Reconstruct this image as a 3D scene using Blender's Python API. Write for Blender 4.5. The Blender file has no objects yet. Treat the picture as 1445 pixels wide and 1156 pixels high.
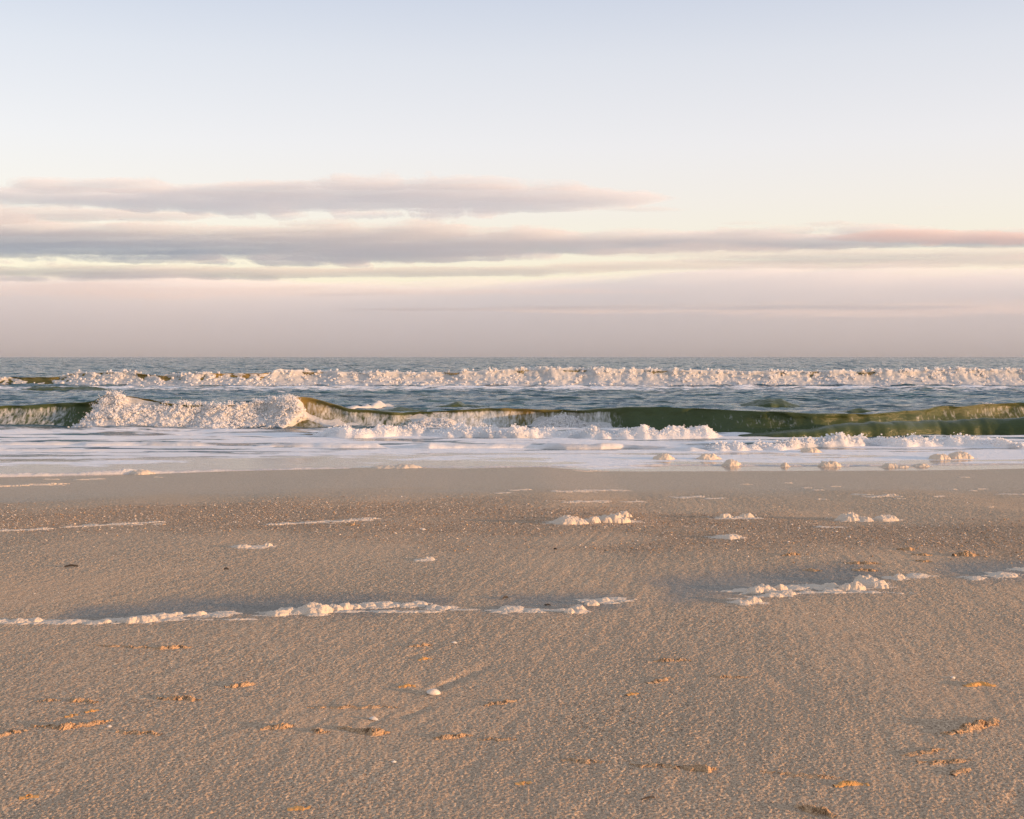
import bpy, math, random
import numpy as np
random.seed(7)
RNG = np.random.default_rng(11)
scene = bpy.context.scene
COL = scene.collection
R = math.radians

# ------------------------------------------------------------------ camera numbers
F = 1660.0                      # focal length in photo pixels (photo 1445 wide)
CAM_Z = 1.5
PITCH = math.atan(74.0 / F)
SEA = -0.45
HOR = 504.0

def ray(px, py):
    u = (px - 722.5) / F
    v = -(py - 578.0) / F
    return (u, math.cos(PITCH) + v * math.sin(PITCH), -math.sin(PITCH) + v * math.cos(PITCH))

def plane_pt(px, py, z):
    d = ray(px, py)
    k = (z - CAM_Z) / d[2]
    return d[0] * k, d[1] * k

# ------------------------------------------------------------------ noise
def _h(ix, iy, seed):
    h = (ix.astype(np.int64) * 374761393 + iy.astype(np.int64) * 668265263 + seed * 1442695041) & 0xFFFFFFFF
    h = ((h ^ (h >> 13)) * 1274126177) & 0xFFFFFFFF
    h = ((h ^ (h >> 16)) * 2246822519) & 0xFFFFFFFF
    return h ^ (h >> 15)

def pn(x, y, seed=0):
    x = np.asarray(x, float); y = np.asarray(y, float)
    x0 = np.floor(x); y0 = np.floor(y)
    fx = x - x0; fy = y - y0
    ux = fx * fx * fx * (fx * (fx * 6 - 15) + 10); uy = fy * fy * fy * (fy * (fy * 6 - 15) + 10)
    def g(ax, ay):
        a = _h(x0 + ax, y0 + ay, seed) / 4294967296.0 * 2 * np.pi
        return np.cos(a) * (fx - ax) + np.sin(a) * (fy - ay)
    a = g(0, 0); b = g(1, 0); c = g(0, 1); d = g(1, 1)
    return 1.4 * ((a * (1 - ux) + b * ux) * (1 - uy) + (c * (1 - ux) + d * ux) * uy)

def fbm(x, y, o=4, seed=0, gain=.5):
    s = 0; a = 1.0
    for i in range(o):
        s = s + a * pn(x, y, seed + i * 17); x = x * 2.03 + 3.1; y = y * 2.03 + 1.7; a *= gain
    return s

def worley(x, y, seed=0):
    x = np.asarray(x, float); y = np.asarray(y, float)
    x0 = np.floor(x); y0 = np.floor(y); best = np.full(np.broadcast(x, y).shape, 9.0)
    for i in (-1, 0, 1):
        for j in (-1, 0, 1):
            h = _h(x0 + i, y0 + j, seed)
            cx = x0 + i + (h & 0xFFFF) / 65536.0; cy = y0 + j + ((h >> 16) & 0xFFFF) / 65536.0
            best = np.minimum(best, (x - cx) ** 2 + (y - cy) ** 2)
    return best                                           # squared distance to nearest cell point

def billow(x, y, o=3, seed=0, gain=.55):
    s = 0; a = 1.0; t = 0
    for i in range(o):
        s = s + a * np.sqrt(np.clip(1 - worley(x, y, seed + i * 31), 0, 1)); t += a
        x = x * 2.1 + 5.3; y = y * 2.1 + 2.9; a *= gain
    return s / t

def sst(a, b, x):
    t = np.clip((x - a) / (b - a), 0, 1)
    return t * t * (3 - 2 * t)

# ------------------------------------------------------------------ mesh helpers
def link_mesh(name, V, Fq, mat, parent=None, attrs=None, smooth=True):
    me = bpy.data.meshes.new(name)
    V = np.asarray(V, np.float32); Fq = np.asarray(Fq, np.int32)
    n = Fq.shape[1]
    me.vertices.add(len(V)); me.vertices.foreach_set('co', V.ravel())
    me.loops.add(Fq.size); me.loops.foreach_set('vertex_index', Fq.ravel())
    me.polygons.add(len(Fq))
    me.polygons.foreach_set('loop_start', np.arange(0, Fq.size, n, dtype=np.int32))
    me.polygons.foreach_set('loop_total', np.full(len(Fq), n, np.int32))
    if smooth:
        me.polygons.foreach_set('use_smooth', np.ones(len(Fq), bool))
    for k, a in (attrs or {}).items():
        a = np.asarray(a, np.float32)
        if a.ndim == 1:
            at = me.attributes.new(k, 'FLOAT', 'POINT'); at.data.foreach_set('value', a)
        else:
            at = me.attributes.new(k, 'FLOAT_COLOR', 'POINT'); at.data.foreach_set('color', a.ravel())
    me.update(calc_edges=True); me.validate()
    if mat: me.materials.append(mat)
    o = bpy.data.objects.new(name, me); COL.objects.link(o)
    if parent is not None: o.parent = parent
    return o

def grid_faces(nr, nc):
    i = np.arange(nr * nc).reshape(nr, nc)
    return np.stack([i[:-1, :-1], i[:-1, 1:], i[1:, 1:], i[1:, :-1]], -1).reshape(-1, 4)

def compact(V, Fq, attrs=None):
    used = np.unique(Fq); m = np.full(len(V), -1, np.int64); m[used] = np.arange(len(used))
    return V[used], m[Fq], {k: a[used] for k, a in (attrs or {}).items()}

def tag(o, label=None, cat=None, group=None, kind=None):
    if label: o['label'] = label
    if cat: o['category'] = cat
    if group: o['group'] = group
    if kind: o['kind'] = kind
    return o

def recentre(o):
    """put the origin of a world-space mesh at the middle of its base"""
    me = o.data; n = len(me.vertices); a = np.empty(n * 3, np.float32); me.vertices.foreach_get('co', a)
    a = a.reshape(-1, 3); c = (a.min(0) + a.max(0)) / 2; c[2] = a[:, 2].min()
    me.vertices.foreach_set('co', (a - c).ravel()); o.location = [float(q) for q in c]; me.update()
    return o

# ------------------------------------------------------------------ materials
class N:
    def __init__(s, name):
        s.m = bpy.data.materials.new(name); s.m.use_nodes = True
        s.t = s.m.node_tree; s.t.nodes.clear()
        s.out = s.t.nodes.new('ShaderNodeOutputMaterial')
    def n(s, typ, **kw):
        q = s.t.nodes.new(typ)
        for k, v in kw.items():
            if k.startswith('_'): setattr(q, k[1:], v)
            else: s.set(q, k, v)
        return q
    def set(s, q, k, v):
        sock = q.inputs[int(k[1:])] if k[0] == 'i' and k[1:].isdigit() else q.inputs[k.replace('__', ' ')]
        if isinstance(v, bpy.types.NodeSocket): s.t.links.new(v, sock)
        else: sock.default_value = v
    def math(s, op, a, b=0.0, clamp=False):
        q = s.n('ShaderNodeMath', _operation=op, _use_clamp=clamp); s.set(q, 'i0', a); s.set(q, 'i1', b); return q.outputs[0]
    def mix(s, f, a, b):
        q = s.t.nodes.new('ShaderNodeMix'); q.data_type = 'RGBA'
        for k, v in ((0, f), (6, a), (7, b)):
            if isinstance(v, bpy.types.NodeSocket): s.t.links.new(v, q.inputs[k])
            else: q.inputs[k].default_value = v
        return q.outputs[2]
    def maprange(s, v, a, b, c=0.0, d=1.0):
        q = s.n('ShaderNodeMapRange', _clamp=True); s.set(q, 'i0', v)
        for i, w in enumerate((a, b, c, d)): s.set(q, 'i%d' % (i + 1), w)
        return q.outputs[0]
    def noise(s, scale, detail=4, rough=.55, vec=None, dist=0.0):
        q = s.n('ShaderNodeTexNoise', Scale=scale, Detail=detail, Roughness=rough, Distortion=dist)
        if vec is not None: s.set(q, 'Vector', vec)
        return q.outputs[0]
    def vec(s, sx=1, sy=1, sz=1, rz=0):
        g = s.n('ShaderNodeNewGeometry')
        q = s.n('ShaderNodeMapping'); s.set(q, 'Vector', g.outputs['Position'])
        q.inputs['Scale'].default_value = (sx, sy, sz); q.inputs['Rotation'].default_value = (0, 0, rz)
        return q.outputs[0]
    def attr(s, name, color=False):
        q = s.n('ShaderNodeAttribute', _attribute_name=name)
        return q.outputs['Color'] if color else q.outputs['Fac']
    def bump(s, h, strength, dist, normal=None):
        q = s.n('ShaderNodeBump', Strength=strength, Distance=dist); s.set(q, 'Height', h)
        if normal is not None: s.set(q, 'Normal', normal)
        return q.outputs[0]

def c4(r, g, b): return (r, g, b, 1)

def mat_sand():
    s = N('sand'); wet = s.attr('wet'); grav = s.attr('gravel')
    p = s.vec()
    n_f = s.noise(75, 4, .75, p); n_m = s.noise(30, 3, .68, p); n_l = s.noise(1.6, 5, .6, s.vec(1, .55, 1, R(-25)))
    n_g = s.noise(100, 2, .65, p)
    col = s.mix(s.maprange(n_f, .36, .64), c4(.37, .25, .16), c4(1.0, .75, .50))
    col = s.mix(s.maprange(n_g, .57, .64, 0, .7), col, c4(.10, .085, .075))
    col = s.mix(s.maprange(n_m, .60, .74, 0, .5), col, c4(.90, .72, .55))
    col = s.mix(s.maprange(n_l, .35, .65, 0, .35), col, c4(.60, .44, .30))
    gcol = s.mix(s.maprange(s.noise(95, 3, .7, p), .38, .62), c4(.30, .19, .12), c4(.98, .68, .44))
    col = s.mix(s.math('MULTIPLY', grav, .6), col, gcol)
    wcol = s.mix(s.maprange(s.math('ADD', s.math('MULTIPLY', n_f, .5), s.math('MULTIPLY', n_m, .5)), .4, .6), c4(.27, .20, .128), c4(.52, .395, .255))
    col = s.mix(wet, col, wcol)
    dmp_shade = s.attr('damp'); dcol = s.mix(s.maprange(n_m, .35, .65), c4(.135, .130, .115), c4(.25, .225, .185)); col = s.mix(s.math('MULTIPLY', dmp_shade, .9), col, dcol)  # wet sand tone with the foam lines' shade painted into the same colour
    wet = s.math('MAXIMUM', wet, dmp_shade)
    rough = s.math('SUBTRACT', .9, s.math('MULTIPLY', wet, .5))
    hgt = s.math('ADD', s.math('MULTIPLY', n_f, .7), s.math('ADD', s.math('MULTIPLY', n_m, .9), s.math('MULTIPLY', n_g, .3)))
    stren = s.math('SUBTRACT', 1.0, s.math('MULTIPLY', wet, .35))
    b = s.n('ShaderNodeBump', Distance=.030); s.set(b, 'Strength', stren); s.set(b, 'Height', hgt)
    b2 = s.n('ShaderNodeBump', Distance=.020); s.set(b2, 'Strength', s.math('MULTIPLY', grav, .6)); s.set(b2, 'Height', s.noise(60, 4, .7, p)); s.set(b2, 'Normal', b.outputs[0])
    q = s.n('ShaderNodeBsdfPrincipled', Base__Color=col, Roughness=rough, Normal=b2.outputs[0])
    s.set(q, 'Specular IOR Level', s.math('ADD', .10, s.math('MULTIPLY', wet, .08)))
    s.set(s.out, 'Surface', q.outputs[0]); return s.m

def water_bsdf(s, base, normal, rough=.08):
    q = s.n('ShaderNodeBsdfPrincipled', Base__Color=base, Roughness=rough, IOR=1.333, Normal=normal)
    q.inputs['Specular IOR Level'].default_value = .22
    return q.outputs[0]

def foam_bsdf(s, normal=None, col=c4(.84, .83, .82)):
    q = s.n('ShaderNodeBsdfPrincipled', Base__Color=col, Roughness=.85)
    q.inputs['Specular IOR Level'].default_value = .15
    if normal is not None: s.set(q, 'Normal', normal)
    return q.outputs[0]

def mat_sea():
    s = N('sea_water'); cov = s.attr('cov'); film = s.attr('film')
    v1 = s.vec(.55, 1, 1); p = s.vec()
    w1 = s.noise(2.2, 5, .62, v1); w2 = s.noise(.45, 4, .6, v1)
    n = s.bump(w1, .9, .22); n = s.bump(w2, .8, 1.2, n); n = s.bump(s.noise(.07, 4, .65, s.vec(.4, 1, 1)), 1.0, 9.0, n)
    base = s.mix(s.maprange(s.noise(.12, 3, .5, v1), .4, .62), c4(.050, .115, .145), c4(.070, .120, .138))
    base = s.mix(film, base, c4(.34, .27, .215))
    nm = s.n('ShaderNodeMix'); nm.data_type = 'VECTOR'; s.t.links.new(film, nm.inputs[0]); s.t.links.new(n, nm.inputs[4])
    g = s.n('ShaderNodeNewGeometry'); s.t.links.new(s.bump(w1, .06, .05), nm.inputs[5])
    wb = water_bsdf(s, base, nm.outputs[1], .12)
    f1 = s.noise(1.1, 7, .66, s.vec(.35, 1.1, 1), .6); f2 = s.noise(5.0, 5, .65, s.vec(.35, 1, 1), .4)
    pat = s.math('ADD', s.math('MULTIPLY', f1, .62), s.math('MULTIPLY', f2, .38))
    thr = s.math('SUBTRACT', .80, s.math('MULTIPLY', cov, .52))
    fac = s.maprange(s.math('SUBTRACT', pat, thr), -.03, .07)
    fb = foam_bsdf(s, s.bump(s.noise(4, 6, .7, s.vec(.6, 1, 1)), .9, .16))
    mx = s.n('ShaderNodeMixShader', i0=fac, i1=wb, i2=fb)
    s.set(s.out, 'Surface', mx.outputs[0]); return s.m

def mat_wave():
    s = N('wave_water'); veil = s.attr('veil'); silt_glow = s.attr('silt_glow')
    p = s.vec()
    n = s.bump(s.noise(3.0, 6, .68, s.vec(.4, 1, 1.5)), .8, .10)
    base = s.mix(silt_glow, c4(.052, .086, .034), c4(.36, .235, .065))  # ochre paints sunlight glowing through sandy water into the base colour
    base = s.mix(s.maprange(s.noise(1.2, 4, .6, s.vec(.5, 1, 1)), .4, .65, 0, .5), base, c4(.080, .110, .040))
    wb = s.n('ShaderNodeBsdfPrincipled', Base__Color=base, Roughness=.2, IOR=1.333, Normal=n)
    tr = s.n('ShaderNodeBsdfTranslucent', Color=s.mix(silt_glow, c4(.10, .12, .03), c4(.5, .34, .08)))
    w = s.n('ShaderNodeMixShader', i0=.25, i1=wb.outputs[0], i2=tr.outputs[0])
    st = s.noise(11, 6, .72, s.vec(1.0, .35, .33), .6)
    fac = s.maprange(s.math('SUBTRACT', st, s.math('SUBTRACT', .86, s.math('MULTIPLY', veil, .52))), -.06, .26, 0, .8)
    fb = foam_bsdf(s, s.bump(s.noise(12, 4, .7, p), .6, .06))
    mx = s.n('ShaderNodeMixShader', i0=fac, i1=w.outputs[0], i2=fb)
    s.set(s.out, 'Surface', mx.outputs[0]); return s.m

def mat_foam(name='foam', scale=28, col=c4(.86, .845, .82), bs=.5, bd=.05, thru=.3, soft=False):
    s = N(name); p = s.vec()
    n = s.bump(s.noise(scale, 5, .7, p), bs, bd)
    c = s.mix(s.maprange(s.noise(scale * .35, 4, .6, p), .3, .75), col, tuple(q * .93 for q in col[:3]) + (1,))
    q = s.n('ShaderNodeBsdfPrincipled', Base__Color=c, Roughness=.8, Normal=n)
    q.inputs['Specular IOR Level'].default_value = .2
    tr = s.n('ShaderNodeBsdfTranslucent', Color=c, Normal=n)
    mx = s.n('ShaderNodeMixShader', i0=thru, i1=q.outputs[0], i2=tr.outputs[0])
    if soft:                                   # puffs of froth thin out towards their rims
        lw = s.n('ShaderNodeLayerWeight', Blend=.5); tp = s.n('ShaderNodeBsdfTransparent')
        mx = s.n('ShaderNodeMixShader', i0=s.maprange(lw.outputs['Facing'], .25, .95, .0, 1.0), i1=mx.outputs[0], i2=tp.outputs[0])
    s.set(s.out, 'Surface', mx.outputs[0]); return s.m

def mat_plain(name, a, b, scale, rough=.8, bs=.5, bd=.004):
    s = N(name); p = s.vec(); f = s.noise(scale, 4, .65, p)
    q = s.n('ShaderNodeBsdfPrincipled', Base__Color=s.mix(s.maprange(f, .35, .65), a, b), Roughness=rough, Normal=s.bump(f, bs, bd))
    s.set(s.out, 'Surface', q.outputs[0]); return s.m

def mat_chips():
    s = N('shell_chips')
    q = s.n('ShaderNodeBsdfPrincipled', Base__Color=s.attr('Col', True), Roughness=.6)
    s.set(s.out, 'Surface', q.outputs[0]); return s.m

M = dict(sand=mat_sand(), sea=mat_sea(), wave=mat_wave(),
         white=mat_foam('white_water', 9, c4(.97, .955, .94), .6, .07, .52),
         froth=mat_foam('froth', 9, c4(.97, .955, .94), .2, .03, .58, True),
         foam=mat_foam('sand_foam', 70, c4(.82, .70, .56), .55, .010, .28),
         clump=mat_plain('clotted_sand', c4(.26, .16, .09), c4(.82, .53, .29), 190, .9, .9, .012),
         flake=mat_plain('orange_flake', c4(.50, .22, .05), c4(.72, .38, .10), 220, .6, .4, .003),
         shell=mat_plain('shell_white', c4(.50, .43, .35), c4(.66, .59, .50), 60, .45, .3, .002),
         twig=mat_plain('dark_twig', c4(.02, .018, .016), c4(.06, .05, .04), 120, .8, .5, .003),
         chips=mat_chips())

# ------------------------------------------------------------------ world, sun, camera
SUN_EL, SUN_AZ = R(4.6), R(110)         # azimuth clockwise from +Y: to the right and a little behind the camera
w = bpy.data.worlds.new("World"); scene.world = w; w.use_nodes = True
nt = w.node_tree; nt.nodes.clear()
def wn(t, **kw):
    q = nt.nodes.new(t)
    for k, v in kw.items(): setattr(q, k, v)
    return q
sky = wn('ShaderNodeTexSky', sky_type='NISHITA', sun_disc=False, sun_elevation=SUN_EL, sun_rotation=SUN_AZ, altitude=0, air_density=1.0, dust_density=.6, ozone_density=1.5)
bg1 = wn('ShaderNodeBackground'); bg1.inputs[1].default_value = .057
nt.links.new(sky.outputs[0], bg1.inputs[0])
tc = wn('ShaderNodeTexCoord'); sep = wn('ShaderNodeSeparateXYZ'); nt.links.new(tc.outputs['Generated'], sep.inputs[0])
asn = wn('ShaderNodeMath', operation='ARCSINE'); nt.links.new(sep.outputs[2], asn.inputs[0])
mr = wn('ShaderNodeMapRange'); nt.links.new(asn.outputs[0], mr.inputs[0]); mr.inputs[1].default_value = 0; mr.inputs[2].default_value = R(90)
ramp = wn('ShaderNodeValToRGB'); nt.links.new(mr.outputs[0], ramp.inputs[0])
SKY = [(0, (.72, .60, .55)), (3, (.77, .67, .56)), (5, (.78, .69, .59)), (7.5, (.78, .695, .655)), (10, (.755, .70, .71)), (14, (.66, .645, .69)),
       (17.5, (.53, .55, .645)), (30, (.50, .53, .64)), (60, (.47, .50, .62)), (90, (.45, .49, .61))]
el = ramp.color_ramp.elements
for i, (d, c) in enumerate(SKY):
    e = el[i] if i < 2 else el.new(d / 90)
    e.position = d / 90; e.color = (*c, 1)
for d, c in SKY:
    for e in el:
        if abs(e.position - d / 90) < 1e-6: e.color = (*c, 1)
bg2 = wn('ShaderNodeBackground'); bg2.inputs[1].default_value = .707
nt.links.new(ramp.outputs[0], bg2.inputs[0])
add = wn('ShaderNodeAddShader'); nt.links.new(bg1.outputs[0], add.inputs[0]); nt.links.new(bg2.outputs[0], add.inputs[1])
wo = wn('ShaderNodeOutputWorld'); nt.links.new(add.outputs[0], wo.inputs[0])

sl = bpy.data.lights.new('sun', 'SUN'); sl.energy = 4.9; sl.angle = R(.6); sl.color = (1, .56, .28)
so = bpy.data.objects.new('sun', sl); COL.objects.link(so)
so.rotation_euler = (R(90) - SUN_EL, 0, math.pi - SUN_AZ)
so.location = (0, 0, 20)

cam = bpy.data.cameras.new('camera'); co = bpy.data.objects.new('camera', cam); COL.objects.link(co)
cam.sensor_width = 36; cam.lens = 36 * F / 1445; cam.clip_start = .05; cam.clip_end = 300000
co.location = (0, 0, CAM_Z); co.rotation_euler = (R(90) - PITCH, 0, 0)
scene.camera = co
vs = scene.view_settings; vs.view_transform = 'Standard'; vs.look = 'None'; vs.exposure = .5; vs.gamma = 1; vs.use_curve_mapping = False
scene.cycles.use_denoising = True
scene.cycles.max_bounces = 9; scene.cycles.volume_bounces = 6; scene.cycles.diffuse_bounces = 8; scene.cycles.transparent_max_bounces = 16
scene.cycles.caustics_reflective = False

# ------------------------------------------------------------------ ground
YW_PX = np.array([-600, 0, 100, 200, 330, 480, 600, 720, 900, 1100, 1250, 1445, 2100.])
YW_PY = np.array([682, 673, 671, 669, 665.5, 661.5, 660, 659.5, 658.5, 658, 657.5, 655, 652.])
YW_Y = np.array([plane_pt(a, b, SEA)[1] for a, b in zip(YW_PX, YW_PY)]); YW_X = np.array([plane_pt(a, b, SEA)[0] for a, b in zip(YW_PX, YW_PY)])
def yw(x): return np.interp(x, YW_X, YW_Y) + .12 * pn(x * .5, x * 0, 5) + .05 * pn(x * 2, x * 0, 6)

def base_z(x, y):
    lin = SEA + .040 * (yw(x) - y)
    k = .06
    h = np.clip(.5 + .5 * (0 - lin) / k, 0, 1)
    return (0 * (1 - h) + lin * h) - k * h * (1 - h)

GROOVES = []                    # (x0, y0, x1, y1, width, depth)
PITS = []
def wetness(x, y):
    return sst(-8.2, -4.6, y - yw(x) + .7 * fbm(x * .5, y * .8, 3, 40))
def gravelness(x, y):
    c = np.interp(x, [-9, -4, -1, 1, 4, 9], [11.7, 11.8, 12.2, 11.3, 9.7, 9.4]); h = np.interp(x, [-9, -3, 0, 3, 9], [1.5, 1.7, 2.1, 1.7, 1.6])
    return np.clip(sst(1.5, .3, np.abs(y - c) / h + .6 * fbm(x * .5, y * .9, 5, 51, .6)), 0, 1)
def gz(x, y, fine=True):
    x = np.asarray(x, float); y = np.asarray(y, float)
    z = base_z(x, y)
    dry = 1 - .8 * sst(-7, -4, y - yw(x))
    a = R(-27) + .10 * x
    u = x * np.cos(a) + y * np.sin(a); v = -x * np.sin(a) + y * np.cos(a)
    z = z + .012 * pn(x * .35, y * .35, 1)
    z = z + dry * (.0010 * fbm(u * 6.5, v * 1.1, 3, 2) * (1 + .8 * pn(x * .6, y * .5, 18)) + .0012 * fbm(x * 16, y * 11, 3, 3)) - .035 * sst(-.12, .25, y - (10.75 + .10 * pn(x * .9, x * 0, 14) + .04 * pn(x * 4, x * 0, 15))) * sst(.3, 1.6, x)
    for (x0, y0, x1, y1, wd, dp) in GROOVES:
        L2 = (x1 - x0) ** 2 + (y1 - y0) ** 2
        t = np.clip(((x - x0) * (x1 - x0) + (y - y0) * (y1 - y0)) / L2, 0, 1)
        dx = x - x0 - t * (x1 - x0); dy = y - y0 - t * (y1 - y0)
        z = z - dp * (1 - .75 * t) * np.exp(-(dx * dx + dy * dy) / (wd * (1 + .8 * t)) ** 2)
    return z
def gp(px, py):
    z = 0.0
    for _ in range(12):
        x, y = plane_pt(px, py, z); z = float(gz(np.array([x]), np.array([y]))[0])
    return x, y, z

def groove(ax, ay, bx, by, wd, dp):
    a = gp(ax, ay); b = gp(bx, by); return (a[0], a[1], b[0], b[1], wd * 1.1, dp * 1.05)
g_ = [groove(616, 972, 690, 938, .024, .011), groove(598, 978, 552, 973, .02, .004), groove(625, 979, 668, 985, .016, .004), groove(600, 968, 590, 950, .03, .004),
      groove(568, 1012, 620, 990, .02, .005), groove(520, 1022, 560, 1000, .02, .004), groove(575, 928, 610, 918, .016, .005), groove(1330, 1026, 1290, 1040, .04, .006),
      groove(1340, 1086, 1330, 1074, .02, .007), groove(1120, 975, 1080, 945, .03, .004), groove(90, 1118, 20, 1150, .04, .004), groove(640, 1130, 660, 1050, .05, .003),
      groove(825, 1150, 850, 1120, .03, .004), groove(1150, 1150, 1110, 1140, .03, .005), groove(1440, 1120, 1420, 1150, .03, .006), groove(730, 1100, 715, 1118, .03, .004)]
GROOVES = g_

nr, nc = 1500, 1500
yy = np.geomspace(2.2, 27, nr); ci = np.linspace(-1.25, 1.25, nc)[None, :]
Y = np.repeat(yy[:, None], nc, 1); X = np.clip(ci, -1, 1) * (Y * .50 + .4) + np.sign(ci) * np.clip(np.abs(ci) - 1, 0, 1) * 4 * (4.5 + .25 * Y)
Z = gz(X, Y) + .0021 * (1 - .85 * sst(-7, -4, Y - yw(X))) * (fbm(X * 85, Y * 62, 3, 31, .75) + .35 * pn(X * 25, Y * 20, 37)) * (1 + sst(6, 11, Y) * .7) * (.95 + .8 * fbm(X * .8, Y * .6, 3, 38))
def surf(name, X, Y, Z, mat, attrs):
    return link_mesh(name, np.stack([X, Y, Z], -1).reshape(-1, 3), grid_faces(*X.shape), mat, None, {k: a.ravel() for k, a in attrs.items()})
# damp film behind the foam lines, darkened to paint in their shade too
def damp(x, y):  # mask for the wet film and the painted foam shade
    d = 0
    for (xa, ya, xb, yb, wa) in DAMP_SHADE:
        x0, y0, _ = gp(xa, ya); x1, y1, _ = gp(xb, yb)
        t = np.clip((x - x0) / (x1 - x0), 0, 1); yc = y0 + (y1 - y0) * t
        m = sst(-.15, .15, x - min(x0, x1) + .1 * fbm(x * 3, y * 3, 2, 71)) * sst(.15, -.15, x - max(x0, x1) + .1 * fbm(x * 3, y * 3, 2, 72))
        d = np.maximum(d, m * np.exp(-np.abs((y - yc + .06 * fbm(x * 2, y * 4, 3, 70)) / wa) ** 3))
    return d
DAMP_SHADE = [(90, 866, 330, 859, .26), (200, 858, 560, 852, .34), (560, 848, 640, 850, .2), (690, 852, 880, 846, .30), (930, 834, 1240, 810, .50), (1330, 808, 1480, 802, .4)]
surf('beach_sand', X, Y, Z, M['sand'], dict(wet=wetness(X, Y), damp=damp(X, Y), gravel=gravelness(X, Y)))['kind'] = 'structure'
# the beach beyond the fine grid on all sides
yy2 = np.linspace(-60, 27, 60); xx2 = np.linspace(-200, 200, 120)
X2, Y2 = np.meshgrid(xx2, yy2); Z2 = base_z(X2, Y2) - .075 - .5 * sst(16, 26, Y2) 
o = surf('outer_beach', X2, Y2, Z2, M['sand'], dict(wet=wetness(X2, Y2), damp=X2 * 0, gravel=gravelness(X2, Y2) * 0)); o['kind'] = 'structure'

# ------------------------------------------------------------------ sea
def sea_z(x, y):
    ff = sst(0, 6, y - yw(x))
    amp = np.interp(y, [18, 24, 29, 34, 60, 90, 200, 500], [.0, .006, .025, .085, .11, .15, .2, .25])
    big = np.interp(y, [18, 36, 60, 90, 250], [0, 0, .03, .10, .18]); far = np.interp(y, [150, 420, 4000], [0, .35, .6])
    yy_ = y + .5 * pn(x * .12, y * .05, 8)
    return SEA + amp * (fbm(x * .42, yy_ * 1.0, 4, 20, .55)) * ff + big * pn(x * .05, yy_ * .22, 22) + far * fbm(x * .018, y * .05, 3, 27, .6)

yy = np.concatenate([np.arange(16.5, 40, .10), np.arange(40, 82, .2), np.geomspace(82, 4000, 560)]); nc = 760
Y = np.repeat(yy[:, None], nc, 1); X = np.linspace(-1, 1, nc)[None, :] * (Y * .55 + 3)
Z = sea_z(X, Y)
D = Y - yw(X)
cov = np.interp(Y, [18, 29, 31, 34, 38, 60, 68, 76, 80, 110, 420], [.98, .98, .75, .34, .24, .30, .52, .72, .3, .12, .10])
rt = sst(-1.5, 2.0, X)
cov = cov * sst(.6 - .8 * rt, 4.2 - 2.6 * rt, D + .9 * fbm(X * .35, Y * .5, 3, 60)) + .42 * sst(4.2, .5, D)
cov = cov - .80 * sst(-.12, .6, fbm(X * .25, Y * 1.5, 5, 63, .6)) * sst(32, 28, Y)
film = sst(5.0, 2.5, D)
o = surf('sea', X, Y, Z, M['sea'], dict(cov=cov, film=film)); o['kind'] = 'structure'
yy2 = np.concatenate([[3950], np.geomspace(4100, 90000, 30)]); Y2 = np.repeat(yy2[:, None], 40, 1); X2 = np.linspace(-1, 1, 40)[None, :] * Y2 * 1.2
o = surf('open_sea', X2, Y2, np.where(Y2 < 4000, SEA - 1.2, SEA - .2) + 0 * X2, M['sea'], dict(cov=0 * X2 + .08, film=0 * X2)); o['kind'] = 'structure'

# ------------------------------------------------------------------ breaking waves
def empty(name, loc):
    o = bpy.data.objects.new(name, None); COL.objects.link(o); o.location = loc; o.empty_display_size = .3; return o

I = np.interp
ICO = np.array([(0, 0, 1)] + [(.894 * math.cos(k * 1.2566), .894 * math.sin(k * 1.2566), .447) for k in range(5)] + [(.894 * math.cos(k * 1.2566 + .628), .894 * math.sin(k * 1.2566 + .628), -.447) for k in range(5)] + [(0, 0, -1)])
ICF = np.array([(0, 1 + k, 1 + (k + 1) % 5) for k in range(5)] + [(1 + k, 6 + k, 1 + (k + 1) % 5) for k in range(5)] + [(1 + (k + 1) % 5, 6 + k, 6 + (k + 1) % 5) for k in range(5)] + [(11, 6 + (k + 1) % 5, 6 + k) for k in range(5)])
def blobs(name, P, r, parent):
    n = len(P); V = P[:, None, :] + ICO[None] * r[:, None, None] * RNG.uniform(.8, 1.2, (n, 12, 1))
    o = link_mesh(name, V.reshape(-1, 3), (np.arange(n)[:, None, None] * 12 + ICF[None]).reshape(-1, 3), M['froth'], parent); o['kind'] = 'stuff'; return o
def seadist(py): return F * (CAM_Z - SEA) / (py - HOR)
def zat(py, y): return CAM_Z - (py - HOR) / F * y

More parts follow.
